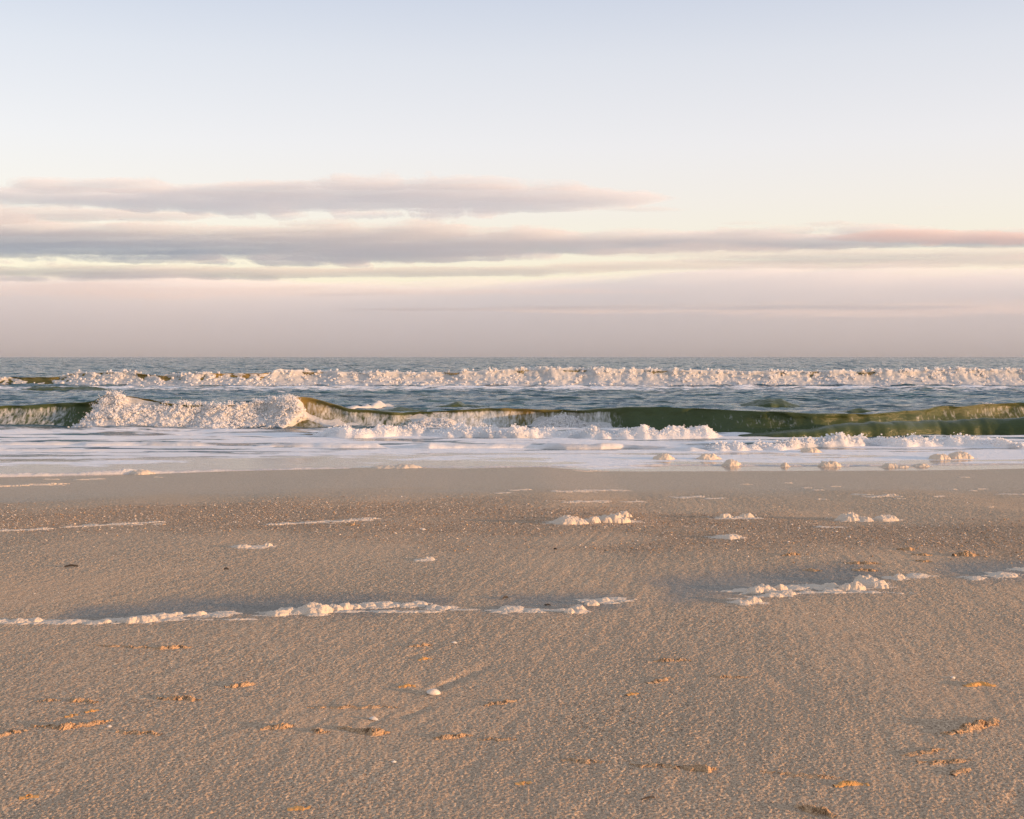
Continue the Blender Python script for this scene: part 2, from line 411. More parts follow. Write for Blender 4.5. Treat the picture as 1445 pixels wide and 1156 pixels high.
def wave(name, label, spec, dist, px_range, ncol, group, silt_glow_fn, veil_fn, foam_fn, bill, width=1.25, seed=0, thick=.28, spray=None, extra=()):
    """spec: rows (px, crest_py, toe_py); a swell with a hollow front, its white water a separate skin over it"""
    sp = np.array(spec, float)
    px = np.linspace(*px_range, ncol); k = dist / F
    x = (px - 722.5) * k
    wob = pn(px * .02, px * 0, seed + 1) * 2.0 + pn(px * .06, px * 0, seed + 2) * 1.0
    crest = np.interp(px, sp[:, 0], sp[:, 1]) + wob * .5; toe = np.interp(px, sp[:, 0], sp[:, 2])
    yt = np.array([seadist(t) for t in toe]) + dist / 32 * (.10 * pn(px * .013, px * 0, seed + 3)); yt = yt + (dist - seadist(np.median(sp[:, 2])))*0
    kk = yt / dist
    H = np.maximum(.15, (CAM_Z - (crest - HOR) / F * (yt + .8)) - SEA); wd = width * (.55 + .55 * H)
    yc = yt + wd
    tf = np.concatenate([np.linspace(-.3, 0, 6)[:-1], np.linspace(0, 1, 30)]); tb = np.linspace(0, 1, 16)[1:]
    V = []; T = []
    for t in tf:
        if t < 0: y = yt + t * 2.0; z = SEA - .14 + 0 * H
        else:
            a = t * math.pi / 2
            y = yt + wd * np.sin(a) ** .95 * (1 - .06 * t ** 6); z = SEA - .14 + (H + .14) * (1 - np.cos(a)) ** .8
        V.append(np.stack([x, y, z], -1)); T.append(t)
    for t in tb:
        y = yc * 1.0 - wd * .06 * (1 - t) ** 8 + t * 5.0; z = SEA - .10 + (H + .10) * (np.exp(-(t * 2.0) ** 2)) + .03 * np.sin(t * 9)*0
        V.append(np.stack([x, y, z], -1)); T.append(1 + t * 5 / 1.4)
    V = np.array(V); T = np.array(T)[:, None] + 0 * px[None, :]; PX = px[None, :] + 0 * T
    Xw = V[..., 0]; 
    lump = fbm(Xw * .7, T * 1.4, 3, seed + 9) * np.clip(T, 0, 1) * np.clip(2.2 - T, 0, 1)
    V[..., 1] += lump * .20; V[..., 2] += lump * .06 * H
    root = empty(name, (0, float(np.median(yt)), SEA)); tag(root, label, 'wave', group)
    off = np.array([0, float(np.median(yt)), SEA])
    body = link_mesh('wave_face', (V - off).reshape(-1, 3), grid_faces(*T.shape), M['wave'], root,
                     dict(silt_glow=np.clip(silt_glow_fn(PX, T), 0, 1).ravel(), veil=np.clip(veil_fn(PX, T), 0, 1).ravel()))
    # white water: the same surface carried outwards by rounded lumps; it dips under the face where there is none
    tf2 = np.linspace(-.12, 1.0, 46); tb2 = np.linspace(1.0, 1.55, 12)[1:]
    ts = np.concatenate([tf2, tb2]); nc2 = ncol * 2
    pf = np.linspace(*px_range, nc2); T2 = ts[:, None] + 0 * pf[None, :]; P2 = pf[None, :] + 0 * T2
    xi = lambda a: np.interp(pf, px, a)
    ytf, Hf, wdf = xi(yt), xi(H), xi(wd); Xf = ((pf - 722.5) * k)[None, :] + 0 * T2
    tc_ = np.clip(T2, 0, 1) * math.pi / 2
    Yf = ytf[None, :] + wdf[None, :] * np.sin(tc_) ** .95 * (1 - .06 * np.clip(T2, 0, 1) ** 6) + np.where(T2 > 1, (T2 - 1) * 1.4, 0) + np.where(T2 < 0, T2 * 1.2, 0)
    Zf = SEA - .14 + (Hf[None, :] + .14) * (1 - np.cos(tc_)) ** .8
    tt = np.clip(T2 - 1, 0, 9) * 1.4 / 5; Zf = np.where(T2 > 1, SEA - .1 + (Hf[None, :] + .1) * np.exp(-(tt * 2) ** 2), Zf)
    sc = 1 / bill
    arc = T2 * (Hf[None, :] + wdf[None, :]) * .8
    wsc_ = dist / 32
    wx = .25 * fbm(Xf * sc * .9, arc * sc * .9, 2, seed + 44) / sc; b = billow(Xf * sc + wx * sc, arc * sc * .8, 4, seed + 40, .5); b2 = fbm(Xf * sc * .35, arc * sc * .35, 3, seed + 50)
    amt_w = .07 * fbm(Xf * 1.1 / wsc_, Xf * 0 + .5, 4, seed + 77, .6) * wsc_; m = foam_fn(P2, T2) + .28 * b2 + .22 * (b - .6)
    mk = sst(.0, .75, m)
    amt = np.where(m > -.05, mk * (thick * Hf[None, :]) * (-.05 + 1.25 * b + .55 * b2) - .02, -.06)
    fine = billow(Xf * sc * 5, arc * sc * 5, 2, seed + 60) - .6
    amt = amt + mk * fine * .15 * thick * 2 * Hf[None, :]
    up = .10 + .32 * np.clip(T2, 0, 1)
    Vf = np.stack([Xf, Yf + amt_w * mk - amt * (1.15 - .75 * np.clip(T2, 0, 1)), Zf + amt * up - .01], -1) - off
    keep = (m > -.12)
    Fq = grid_faces(*T2.shape); kf = keep.ravel()[Fq].any(1)
    Vk, Fk, _ = compact(Vf.reshape(-1, 3), Fq[kf])
    ww = link_mesh('white_water', Vk, Fk, M['white'], root)
    if spray:
        wsc = dist / 32
        cand = np.argwhere((mk > .45) & (T2 > .1) & (T2 < 1.2)); wgt = (b[cand[:, 0], cand[:, 1]] ** 3) * (.15 + T2[cand[:, 0], cand[:, 1]]); wgt /= wgt.sum()
        P_, Rr = [], []
        pl = [cand[RNG.choice(len(cand), spray, p=wgt)]]
        for (xa, xb, cnt) in extra:
            ok = cand[(pf[cand[:, 1]] > xa) & (pf[cand[:, 1]] < xb)]; ok = ok[T2[ok[:, 0], ok[:, 1]] > np.quantile(T2[ok[:, 0], ok[:, 1]], .4)] if len(ok) else ok
            if len(ok): pl.append(ok[RNG.integers(0, len(ok), cnt)])
        for q in np.concatenate(pl):            # plumes of thrown-up foam
            c = Vf[q[0], q[1]]; hh_ = Hf[q[1]] * RNG.uniform(.08, .26); ww_ = hh_ * RNG.uniform(.35, .9); k_ = int(RNG.integers(14, 46))
            zz = RNG.beta(1, 2.0, k_); lean = RNG.normal(0, .35)
            g = RNG.normal(0, 1, (k_, 2))
            P_.append(c + np.stack([(g[:, 0] * ww_ * .5 * (.5 + zz) + lean * zz * hh_), g[:, 1] * ww_ * .35 - .1 * hh_, zz * hh_ - .02], -1)); Rr.append(wsc * (.008 + .026 * (1 - zz) ** 1.2 * RNG.uniform(.3, 1, k_)))
        w2 = .3 + b[cand[:, 0], cand[:, 1]]; w2 /= w2.sum(); k_ = spray * 4; pk = cand[RNG.choice(len(cand), k_, p=w2)]      # froth all over the broken face
        P_.append(Vf[pk[:, 0], pk[:, 1]] + RNG.normal(0, 1, (k_, 3)) * [.05, .02, .03] * wsc + np.array([0, .030, -.01]) * wsc); Rr.append(wsc * (.022 + .040 * RNG.beta(1.2, 2.4, k_)))
        k_ = spray * 4; pick = cand[RNG.choice(len(cand), k_, p=wgt)]; P_.append(Vf[pick[:, 0], pick[:, 1]] + RNG.normal(0, 1, (k_, 3)) * [.06, .05, .03] * wsc + np.stack([0 * pick[:, 0], -.03 + 0 * pick[:, 0], RNG.exponential(.09, k_) * Hf[pick[:, 1]]], -1)); Rr.append(wsc * .008 * RNG.uniform(.4, 1.2, k_))
        blobs('spray', np.concatenate(P_), np.concatenate(Rr), root)
    return root

def lines(*pts): a = np.array(pts, float); return a[:, 0], a[:, 1]
# near breaker
ft_x, ft_y = lines((-400, .25), (0, .12), (70, .12), (80, .3), (92, .62), (108, 1.05), (118, 1.2), (150, .95), (190, .92), (225, 1.2), (240, 1.25), (290, 1.15), (330, 1.2), (390, 1.25), (403, 1.0), (420, .72), (450, .45), (480, .38), (520, .38), (560, .5), (585, .75), (610, .85),
                  (628, .8), (645, .45), (690, .25), (740, .22), (760, .45), (785, .7), (800, .9), (815, .75), (835, .55), (862, .5), (874, .15), (882, -.6), (1900, -.6))
fb_x, fb_y = lines((-400, -.3), (380, -.3), (398, .2), (420, .45), (440, .42), (478, .05), (500, -.2), (1900, -.3))
def foam1(p, t): return np.minimum((I(p, ft_x, ft_y) - t) * 1.6 + .1, (t - I(p, fb_x, fb_y)) * 4 + .05)
vx, vy = lines((-400, .5), (-50, .8), (40, .75), (70, .45), (90, .2), (380, .5), (440, .75), (490, .9), (560, .8), (640, 1.0), (700, .95), (735, .7), (780, .85), (850, .95), (868, .6), (885, .26), (1000, .38), (1070, .50), (1130, .42), (1300, .46), (1400, .58), (1460, .62), (1900, .3))
def veil1(p, t): return I(p, vx, vy) * np.clip(1.15 - .55 * np.abs(t - .5), 0, 1) * sst(1.0, .86, t) - .25 * sst(.0, .25, .28 - t)
def silt_glow1(p, t):
    a = I(p, *lines((-400, .1), (80, .05), (105, .6), (190, .55), (240, .2), (380, .5), (405, .9), (440, .6), (480, .2), (600, .12), (690, .3), (735, .75), (770, .35), (860, .12), (900, .04), (1040, .08), (1240, .05), (1350, .12), (1445, .18), (1900, .1)))
    return a * (.35 + .65 * sst(.25, .95, t))  # painted golden glow grows towards the crest
W1 = [(-400, 578, 600), (0, 573, 599), (60, 569, 599), (95, 566, 600), (112, 558, 601), (150, 561, 601), (190, 567, 602), (250, 572, 603), (330, 571, 604), (390, 567, 605), (407, 560, 605), (440, 566, 605), (480, 577, 604), (560, 583, 604), (640, 579, 605), (715, 576, 606), (760, 578, 606), (830, 579, 606),
      (880, 575, 608), (940, 576, 611), (1000, 580, 613), (1060, 582, 615), (1120, 584, 616), (1200, 586, 615), (1260, 581, 612), (1330, 575, 609), (1400, 572, 607), (1445, 570, 606), (1600, 566, 604), (1900, 575, 602)]
W1 = [(p_, c_, 603.6 + (t_ - 604) * .3 if p_ < 850 else t_) for p_, c_, t_ in W1]
wave('breaking_wave', 'nearer breaking wave, white on the left and smooth dark green on the right', W1, 32.0, (-320, 1780), 800, None, silt_glow1, veil1, foam1, .42, 1.25, 100, .36, 520, [(555, 650, 90), (750, 872, 130), (95, 140, 40), (385, 440, 40), (480, 560, 40)])
# far breaker
f2x, f2y = (lambda a: (a[0], a[1] + np.where(a[0] > 365, .3, 0)))(lines((-900, .8), (-60, .8), (0, .1), (18, .0), (40, .6), (60, 1.05), (100, .85), (150, 1.05), (170, .55), (200, .6), (240, .9), (280, .85), (300, .7), (345, .6), (362, .7), (372, 1.2), (420, 1.0), (600, 1.0), (640, .7), (668, .72), (690, 1.15), (760, 1.1), (1000, 1.2), (1150, 1.0), (1170, .9), (1380, 1.3), (2300, 1.1)))
def foam2(p, t): return (I(p, f2x, f2y) - t) * 1.3 + .22 + np.where(p < 366, .22 + .85 * fbm(p * .055, t * 2.8, 3, 91), 0)
def silt_glow2(p, t): return I(p, *lines((-900, .4), (0, .35), (60, .75), (340, 1.0), (375, .7), (600, .7), (650, 1.0), (700, .5), (2300, .5))) * (.5 + .5 * t)
def veil2(p, t): return .35 + 0 * t + .45 * sst(.5, .0, t) + .3 * sst(380, 420, p)
W2 = [(-900, 526, 543), (0, 530, 541), (30, 529, 541), (60, 524, 542), (150, 523, 543), (200, 528, 544), (260, 524, 545), (350, 525, 544), (378, 521, 543), (450, 523, 543), (560, 524, 544), (640, 523, 544), (700, 521, 545), (780, 519, 546), (880, 520, 546), (980, 521, 547), (1080, 523, 546), (1200, 522, 546), (1300, 522, 546), (1390, 519, 546), (1445, 520, 545), (2300, 522, 544)]
W2 = [(p_, c_ + 3.0, 544.9 + (t_ - 545) * .15 - max(0, 300 - p_) * .002) for p_, c_, t_ in W2]
wave('breaking_wave', 'farther breaking wave, a long line of white foam just below the horizon', W2, 77.0, (-500, 1950), 900, None, silt_glow2, veil2, foam2, .50, 2.0, 300, .27, 520)

# low rollers: ridges of water or foam standing on the sea
def ridge(name, rows, half_w, bill, mat, label, cat, group=None, seed=0, skew=.6, rough=.6, dist=None, step=None, wobble=0.0, sea_base=True, parent=None):
    """rows: (px, base_py, height_px)"""
    r = np.array(rows, float); n = int((r[-1, 0] - r[0, 0]) / (step or 1.2)) + 2
    px = np.linspace(r[0, 0], r[-1, 0], n); by = I(px, r[:, 0], r[:, 1]); hp = I(px, r[:, 0], r[:, 2])
    y0 = np.array([seadist(q) for q in by]); x = (px - 722.5) / F * y0; h = hp / F * y0 * (.8 if rough > .5 and half_w > .2 else 1)
    y0 = y0 + (.22 if rough > .5 and half_w > .2 else .10) * half_w / .4 * (pn(x * .9, x * 0, seed) + .6 * pn(x * 3.1, x * 0, seed + 1)); h = h * (1 + (.45 if mat is M['white'] else .12) * fbm(x * 1.3, x * 0, 3, seed + 2))
    s = np.concatenate([np.linspace(-1, 0, 14)[:-1], np.linspace(0, 2.2, 20)])
    S = s[:, None] + 0 * x[None, :]; X_ = x[None, :] + 0 * S; Y_ = (y0 + half_w)[None, :] + S * half_w
    prof = np.where(S < 0, np.clip(1 - S * S, 0, 1) ** (1.1 if rough > .5 else .5), np.exp(-(S * 1.1) ** 2))
    b = billow(X_ / bill, Y_ / bill, 3, seed + 3); lf = fbm(X_ / bill * .4, Y_ / bill * .3, 3, seed + 4)
    env = 1 + rough * .6 * lf
    hh = h[None, :] * prof * np.clip(env, .0, 2) * ((1 - rough * .6) + rough * .6 * 1.45 * b)
    fade = np.minimum(1, np.minimum(np.arange(n), np.arange(n)[::-1]) / 26.0)
    hh = hh * fade[None, :] - .006 - .012 * (prof < .06)
    Y_ = Y_ - np.where(hh > 0, hh, 0) * rough * .9 * (billow(X_ / bill + 9, np.maximum(hh, 0) * 1.3 / bill, 3, seed + 13) - .5)
    Z_ = (sea_z(X_, Y_) if sea_base else gz(X_, Y_)) * 1.0 + hh
    V = np.stack([X_, Y_, Z_], -1).reshape(-1, 3)
    o = link_mesh(name, V, grid_faces(*S.shape), mat, None, dict(silt_glow=np.full(len(V), .05), veil=np.full(len(V), .12)))
    recentre(o); tag(o, label, cat, group)
    if rough > .5 and mat is M['white'] and half_w > .2:
        c = np.argwhere((hh > .35 * h[None, :]) & (S > -.9) & (S < 1)); k_ = n * 3; pk = c[RNG.integers(0, len(c), k_)]
        W_ = np.stack([X_, Y_, Z_], -1)[pk[:, 0], pk[:, 1]] - np.array(o.location)
        P_ = W_ + RNG.normal(0, 1, (k_, 3)) * [.03, .02, .012] + np.stack([0 * pk[:, 0], -.01 + 0 * pk[:, 0], RNG.exponential(.07, k_) * h[pk[:, 1]]], -1)
        blobs('spray', P_, .010 + .026 * RNG.beta(1, 2.5, k_), o)
    return o

ridge('foam_roller', [(425, 617, 2), (450, 617, 11), (500, 619, 13), (560, 617, 15), (600, 616, 10), (650, 617, 12), (690, 619, 16), (720, 619, 17), (760, 617, 11), (800, 618, 9), (860, 620, 14), (900, 620, 17), (960, 620, 15), (1000, 619, 15), (1018, 618, 12), (1030, 616, 2)],
      .55, .15, M['white'], 'low churning line of white foam rolling in front of the green wave', 'wave', 'low foam rollers', 500, rough=.72)
ridge('foam_roller', [(990, 636, 2), (1010, 637, 8), (1050, 637, 10), (1100, 636, 10), (1130, 633, 12), (1180, 631, 14), (1220, 630, 14), (1240, 629, 8), (1275, 631, 13), (1330, 631, 13), (1355, 631, 15), (1400, 630, 9), (1445, 634, 9), (1600, 632, 10)],
      .48, .14, M['white'], 'lumpy white foam line closest to shore on the right side', 'wave', 'low foam rollers', 520, rough=.75)
ridge('foam_roller', [(-250, 628, 3), (15, 628, 3.5), (85, 628, 4.5), (112, 628, 3), (118, 629, 4.5), (180, 629, 4.5), (250, 629.5, 5), (300, 630, 5), (306, 630, 1)],
      .20, .5, M['white'], 'smooth thin foam ridge in the shallows at far left', 'wave', 'low foam rollers', 540, rough=.18)
ridge('foam_roller', [(350, 631, 1), (362, 631, 4), (420, 631, 5), (480, 632, 6), (530, 632, 5), (545, 632, 2), (575, 632, 3), (605, 634, 6), (660, 633, 5), (740, 633, 6), (800, 635, 6), (850, 635, 7), (880, 633, 5), (930, 635, 4), (975, 637, 5), (1010, 637, 3)],
      .22, .5, M['white'], 'smooth thin foam ridge running through the middle of the shallows', 'wave', 'low foam rollers', 560, rough=.2)
ridge('foam_roller', [(-250, 636, 2), (0, 636.5, 3), (80, 637, 3), (140, 637, 2.5), (160, 638, 1)], .2, .4, M['white'], 'faint foam ridge just shoreward of the far left one', 'wave', 'low foam rollers', 580, rough=.25)
# green humps
ridge('swell', [(1040, 617, 1), (1120, 618, 9), (1200, 617, 18), (1280, 615, 19), (1330, 613, 17), (1400, 613, 21), (1450, 614, 23), (1600, 613, 22), (1750, 612, 6)], .42, 1.1, M['wave'], 'low olive swell in front of the green wave at far right', 'wave', 'smaller swells', 600, rough=.12)
for k_, (rows, lab, hw) in enumerate([
    ([(1045, 573, .5), (1065, 574, 6), (1090, 574, 10), (1115, 574, 8), (1140, 575, 1)], 'small dark hump of water behind the green wave, right of centre', .9),
    ([(610, 575, .5), (632, 575, 7), (645, 575, 9), (655, 575, 3), (690, 576, .5)], 'small peaked wavelet behind the green wave near the middle', .7),
    ([(525, 581, .5), (545, 581, 6), (562, 581, 7), (580, 581, 3), (600, 581, .5)], 'low dark wavelet beside the small foam-topped crest', .7),
    ([(10, 552, .5), (40, 552, 4), (90, 552, 5), (150, 552, .5)], 'low golden swell in front of the far wave at left', 1.4),
    ([(1180, 582, .5), (1200, 583, 5), (1230, 583, 8), (1250, 583, .5)], 'small crest on the back of the green wave at right', .6)]):
    ridge('swell', rows, hw, 1.2, M['wave'], lab, 'wave', 'smaller swells', 620 + k_ * 7, rough=.15)
ridge('foam_roller', [(455, 581, 1), (490, 580, 3), (515, 578, 6), (535, 576, 7.5), (545, 575, 5), (556, 575, 1)], .7, .2, M['white'], 'small pinkish foam-topped crest behind the green wave', 'wave', 'low foam rollers', 660, rough=.4)
ridge('foam_roller', [(1370, 580, 1), (1385, 579, 6), (1410, 578, 8), (1430, 577, 5), (1440, 577, 1)], .6, .22, M['white'], 'patch of foam spilling over the crest at far right', 'wave', 'low foam rollers', 670, rough=.7)

# ------------------------------------------------------------------ foam left on the sand and in the shallows
def foam_clump(label, lumps, sea=False, group='foam clumps on the beach', name='foam_clump', seed=0, bump=.08, ragged=.40, mat=None, flat=1.0):
    """lumps: (x left, x right, top row, base row) in photo pixels; rebuilt as domes standing on the sand"""
    L = []
    for (xl, xr, tp, bs) in lumps:
        if sea: x, y = plane_pt((xl + xr) / 2, bs, SEA)
        else: x, y, _ = gp((xl + xr) / 2, bs)
        rx = (xr - xl) / 2 / F * y * 1.12; ry = min(max(rx * .8, .02), .20) * flat; h = max((bs - tp) / F * y, .004)
        h = max(h - .35 * ry * (CAM_Z / y), .35 * h) * (.66 if sea else .72)
        L.append((x, y + ry * .9, rx, ry, h))
    L = np.array(L); pad = .08
    x0 = (L[:, 0] - L[:, 2]).min() - pad; x1 = (L[:, 0] + L[:, 2]).max() + pad; y0 = (L[:, 1] - L[:, 3]).min() - pad; y1 = (L[:, 1] + L[:, 3]).max() + pad
    res = max(.0035, (x1 - x0) / 260); res = max(res, L[:, 1].mean() / F * .45)
    xs = np.arange(x0, x1, res); ys = np.arange(y0, y1, res); X_, Y_ = np.meshgrid(xs, ys)
    h = np.full(X_.shape, -1.0)
    for (cx, cy, rx, ry, hh) in L:
        sc = 1 / max(min(rx, ry), .015)
        q = ((X_ - cx) / rx) ** 2 + ((Y_ - cy) / ry) ** 2 + ragged * fbm(X_ * sc * 1.3, Y_ * sc * 1.3, 3, seed + 5)
        d = np.where(q < 1, hh * (.85 * np.clip(1 - q, 0, 1) ** .6 + .15 * np.clip(1 - q, 0, 1) ** 1.5), -hh * (q - 1) * .6)
        kk_ = .22 * hh; t_ = np.clip(.5 + .5 * (h - d) / kk_, 0, 1); h = np.where((h > 0) | (d > 0), d + (h - d) * t_ + kk_ * t_ * (1 - t_) * (np.minimum(h, d) > -.3 * hh), np.maximum(h, d))
    fe = .025 if name == 'foam_clump' else .006
    fx0, fx1 = (L[:, 0] - L[:, 2]).min(), (L[:, 0] + L[:, 2]).max(); fcy = L[:, 1].mean()
    qf = ((X_ - (fx0 + fx1) / 2) / ((fx1 - fx0) * .5 + fe)) ** 2 + ((Y_ - fcy) / (L[:, 3].max() + fe)) ** 2
    h = h * (1 + (.22 if not sea else .15) * fbm(X_ / max(L[:, 2].min(), .03) * .7, Y_ / max(L[:, 3].min(), .03) * .7, 4, seed + 6, .65)) * np.where(h > 0, 1, 1)
    h = np.maximum(h, .0055 * (.9 - qf + 1.5 * fbm(X_ * 8, Y_ * 14, 5, seed + 7, .65)))
    hm = L[:, 4].max(); sc = 1 / max(.30 * hm, .010)
    h = h + np.where(h > 0, 1, 0) * np.minimum(h, hm) * bump * ((billow(X_ * sc, Y_ * sc, 2, seed + 8) - .62) * 1.3 + .9 * fbm(X_ * sc * 1.2, Y_ * sc * 1.2, 4, seed + 9, .6))
    keep = h > 0
    base = (np.full(X_.shape, SEA) if sea else gz(X_, Y_))
    Z_ = base + np.where(keep, h, -.006)
    Fq = grid_faces(*X_.shape); kf = keep.ravel()[Fq].any(1)
    V, Fk, _ = compact(np.stack([X_, Y_, Z_], -1).reshape(-1, 3), Fq[kf])
    if len(Fk) == 0: return None
    o = link_mesh(name, V, Fk, mat or M['foam'], None); recentre(o)
    tag(o, label, 'sea foam', group); return o

CL = [
 ('large rounded foam dome at the left end of the middle clumps', [(780, 828, 726, 740), (790, 815, 725, 739)], 0),
 ('foam clump of three merged lumps beside the large middle dome', [(828, 848, 727, 738), (838, 860, 724, 737), (854, 888, 722, 738), (872, 891, 719, 730), (846, 872, 726, 738)], 0),
 ('small round foam dome, left one of the pair right of centre', [(1016, 1036, 723, 732)], 0),
 ('small round foam dome, right one of the pair right of centre', [(1045, 1065, 723, 732), (1034, 1050, 728, 732)], 0),
 ('peaked foam mound, the left of the two large ones at right', [(1187, 1220, 722, 736), (1194, 1210, 720, 734), (1214, 1234, 728, 736)], 0),
 ('smooth foam mound, the right of the two large ones at right', [(1237, 1272, 724, 736), (1246, 1266, 724, 735)], 0),
 ('low flat foam scrap on the shell gravel below the small pair', [(1012, 1046, 754, 761), (1024, 1046, 753, 758)], 0),
 ('low foam scrap with two bumps on the left sand', [(328, 352, 768, 774), (345, 374, 771, 774), (370, 383, 765, 772)], 0),
 ('small hooked foam scrap on the sand left of centre', [(597, 613, 785, 791), (590, 602, 789, 792)], 0),
 ('foam bit at the far left end of the left foam line', [(-14, 12, 874, 880)], 0),
 ('rounded foam bump near the far left end of the left foam line', [(13, 37, 872, 880)], 0),
 ('foam bump second from the rounded end bump in the left foam line', [(39, 57, 871, 879), (30, 44, 876, 880)], 0),
 ('thin foam strip low in the left foam line', [(80, 112, 875, 881), (60, 84, 878, 881)], 0),
 ('small foam mound between thin strips in the left foam line', [(140, 155, 873, 880), (122, 145, 877, 881)], 0),
 ('long lumpy foam roll, largest of the left foam line', [(168, 195, 869, 880), (186, 217, 867, 879), (205, 240, 866, 875), (216, 235, 864, 873)], 0),
 ('rounded foam knob at the right end of the long left roll', [(240, 256, 862, 870), (228, 246, 866, 872)], 0),
 ('lone foam knob right of the long left roll', [(273, 289, 861, 869), (262, 278, 866, 869)], 0),
 ('flat crumbs of foam between the lone knob and the middle mass', [(298, 324, 866, 869)], 0),
 ('sloping foam tail at the left end of the middle foam mass', [(374, 404, 861, 870), (388, 419, 856, 867)], 0),
 ('biggest foam heap in the middle of the near foam line', [(418, 464, 850, 868), (426, 450, 849, 866), (412, 436, 860, 868)], 0),
 ('lumpy foam roll joined to the right of the biggest near heap', [(461, 482, 851, 863), (476, 496, 849, 861), (490, 509, 852, 860)], 0),
 ('low foam roll in the middle of the near foam line', [(502, 532, 850, 858), (530, 556, 849, 857), (548, 566, 852, 857)], 0),
 ('thin bluish foam roll toward the right of the near line', [(563, 585, 850, 857), (578, 602, 848, 855)], 0),
 ('thin foam crumbs trailing off the right of the near line', [(602, 622, 853, 859), (618, 636, 855, 860)], 0),
 ('flat foam patch left of the slanted foam streak', [(704, 740, 857, 864), (715, 732, 856, 862)], 0),
 ('tiny foam patch just left of the slanted foam streak', [(742, 758, 860, 864)], 0),
 ('slanted foam streak, lower half, near the picture middle', [(797, 812, 858, 866), (806, 827, 853, 862)], 0),
 ('slanted foam streak, upper half, near the picture middle', [(826, 846, 847, 855), (842, 862, 843, 850), (858, 884, 844, 847)], 0),
 ('large low foam mass at the left of the right-hand foam line', [(1056, 1080, 826, 838), (1066, 1096, 824, 837), (1036, 1064, 831, 836)], 0),
 ('small peaked foam lump behind the low right-hand mass', [(1094, 1112, 822, 834)], 0),
 ('foam strip in front of the low right-hand mass', [(1081, 1108, 836, 843), (1100, 1124, 833, 840)], 0),
 ('wedge of foam lying nearest on the right, below its line', [(1055, 1076, 840, 852), (1037, 1062, 846, 853)], 0),
 ('low bluish foam film between the two right-hand masses', [(1145, 1168, 826, 831), (1164, 1186, 822, 830), (1110, 1140, 829, 833)], 0),
 ('front lobe of the tallest right-hand foam heap', [(1186, 1204, 822, 834), (1196, 1222, 819, 834)], 0),
 ('tallest foam heap of the right-hand foam line', [(1208, 1242, 809, 827), (1218, 1256, 815, 829), (1230, 1256, 821, 831)], 0),
 ('flat foam sliver in front of the tallest right-hand heap', [(1170, 1186, 830, 835)], 0),
 ('foam dome just right of the tallest right-hand heap', [(1262, 1280, 809, 818), (1248, 1264, 813, 817)], 0),
 ('thin foam strip right of the small dome', [(1284, 1312, 810, 815)], 0),
 ('thin foam scrap at the right edge, left one', [(1368, 1390, 813, 818)], 0),
 ('thin foam scrap at the right edge, right one', [(1404, 1440, 808, 815)], 0),
 ('sliver of foam at the right picture edge', [(1436, 1470, 803, 807)], 0),
 # in the shallows
 ('foam mound at the waterline on the right, largest of its row', [(1158, 1180, 648, 659), (1168, 1188, 649, 659)], 1),
 ('foam mound at the waterline, second largest on the right', [(1022, 1045, 646, 658)], 1),
 ('tiny foam mound at the waterline between two larger ones', [(1103, 1115, 651, 659)], 1),
 ('peaked low foam mound at the waterline near the right end', [(1248, 1272, 652, 660), (1262, 1284, 655, 660)], 1),
 ('low foam scrap at the waterline near the right end', [(1292, 1313, 653, 659)], 1),
 ('foam mound floating in the shallows, left of the right-hand pair', [(1318, 1344, 637, 649)], 1),
 ('block-like foam mound floating in the shallows at right', [(1344, 1375, 634, 648)], 1),
 ('upright white chunk of foam on the lumpy foam line', [(1207, 1228, 609, 627)], 1),
 ('foam mound floating in front of the lumpy foam line', [(1134, 1160, 628, 639)], 1),
 ('peaked foam mound in the shallows right of centre', [(925, 951, 637, 649)], 1),
 ('low foam mound in the shallows right of the peaked one', [(986, 1016, 638, 649)], 1),
 ('long flat foam raft at the waterline near the middle', [(523, 560, 656, 662), (545, 592, 654.5, 662)], 1),
 ('low foam heap on the waterline at left', [(180, 212, 662, 670), (190, 204, 661, 668)], 1),
]
for i, (lab, lumps, sea) in enumerate(CL):
    foam_clump(lab, lumps, bool(sea), 'foam mounds in the shallows' if sea else 'foam clumps on the beach', seed=700 + i * 13)
# flat streaks and flecks of foam
ST = [('long thin foam streak on the left sand', (88, 228, 745, 737)), ('thin foam streak at the left picture edge above the foam line', (-20, 66, 751, 747)), ('foam streak lying on the shell gravel left of centre', (378, 470, 742, 736)),
      ('short foam streak on the shell gravel beside the longer one', (468, 530, 738, 732)), ('foam streak on wet sand near the left waterline', (-20, 92, 688, 683)), ('slanted white streak on the wet sand at right', (1229, 1262, 703, 699))]
def streak(label, xl, xr, yl, yr, hpx, name, group, seed, skip=0.0):
    n = max(3, int((xr - xl) / 14)); L = []
    for j in range(n):
        if random.random() < skip and j not in (0, n - 1): continue
        a = xl + (xr - xl) * (j + .5) / n; b = yl + (yr - yl) * (j + .5) / n; wj = (xr - xl) / n * (.75 + .3 * random.random())
        L.append((a - wj, a + wj, b - hpx * (.6 + .6 * random.random()), b))
    return foam_clump(label, L, False, group, name, seed, .2, .6, None, .35 if n > 3 else .5)
for i, (lab, (a, b, c, d)) in enumerate(ST): streak(lab, a, b, c, d, 2.6, 'foam_streak', 'foam streaks on the sand', 1500 + i * 9)
RB = [('long thin ribbon of froth under the left foam line', (-20, 372, 881, 869)), ('long thin ribbon of froth under the middle foam heaps', (372, 640, 870, 859)), ('broken ribbon of froth right of the middle foam heaps', (640, 800, 861, 863)),
      ('thin froth ribbon under the right-hand foam masses', (1030, 1260, 846, 829))]
for i, (lab, (a, b, c, d)) in enumerate(RB): streak(lab, a, b, c, d, 1.15, 'foam_ribbon', 'froth ribbons along the foam line', 1600 + i * 9, [.6, .55, .75, .35][i])
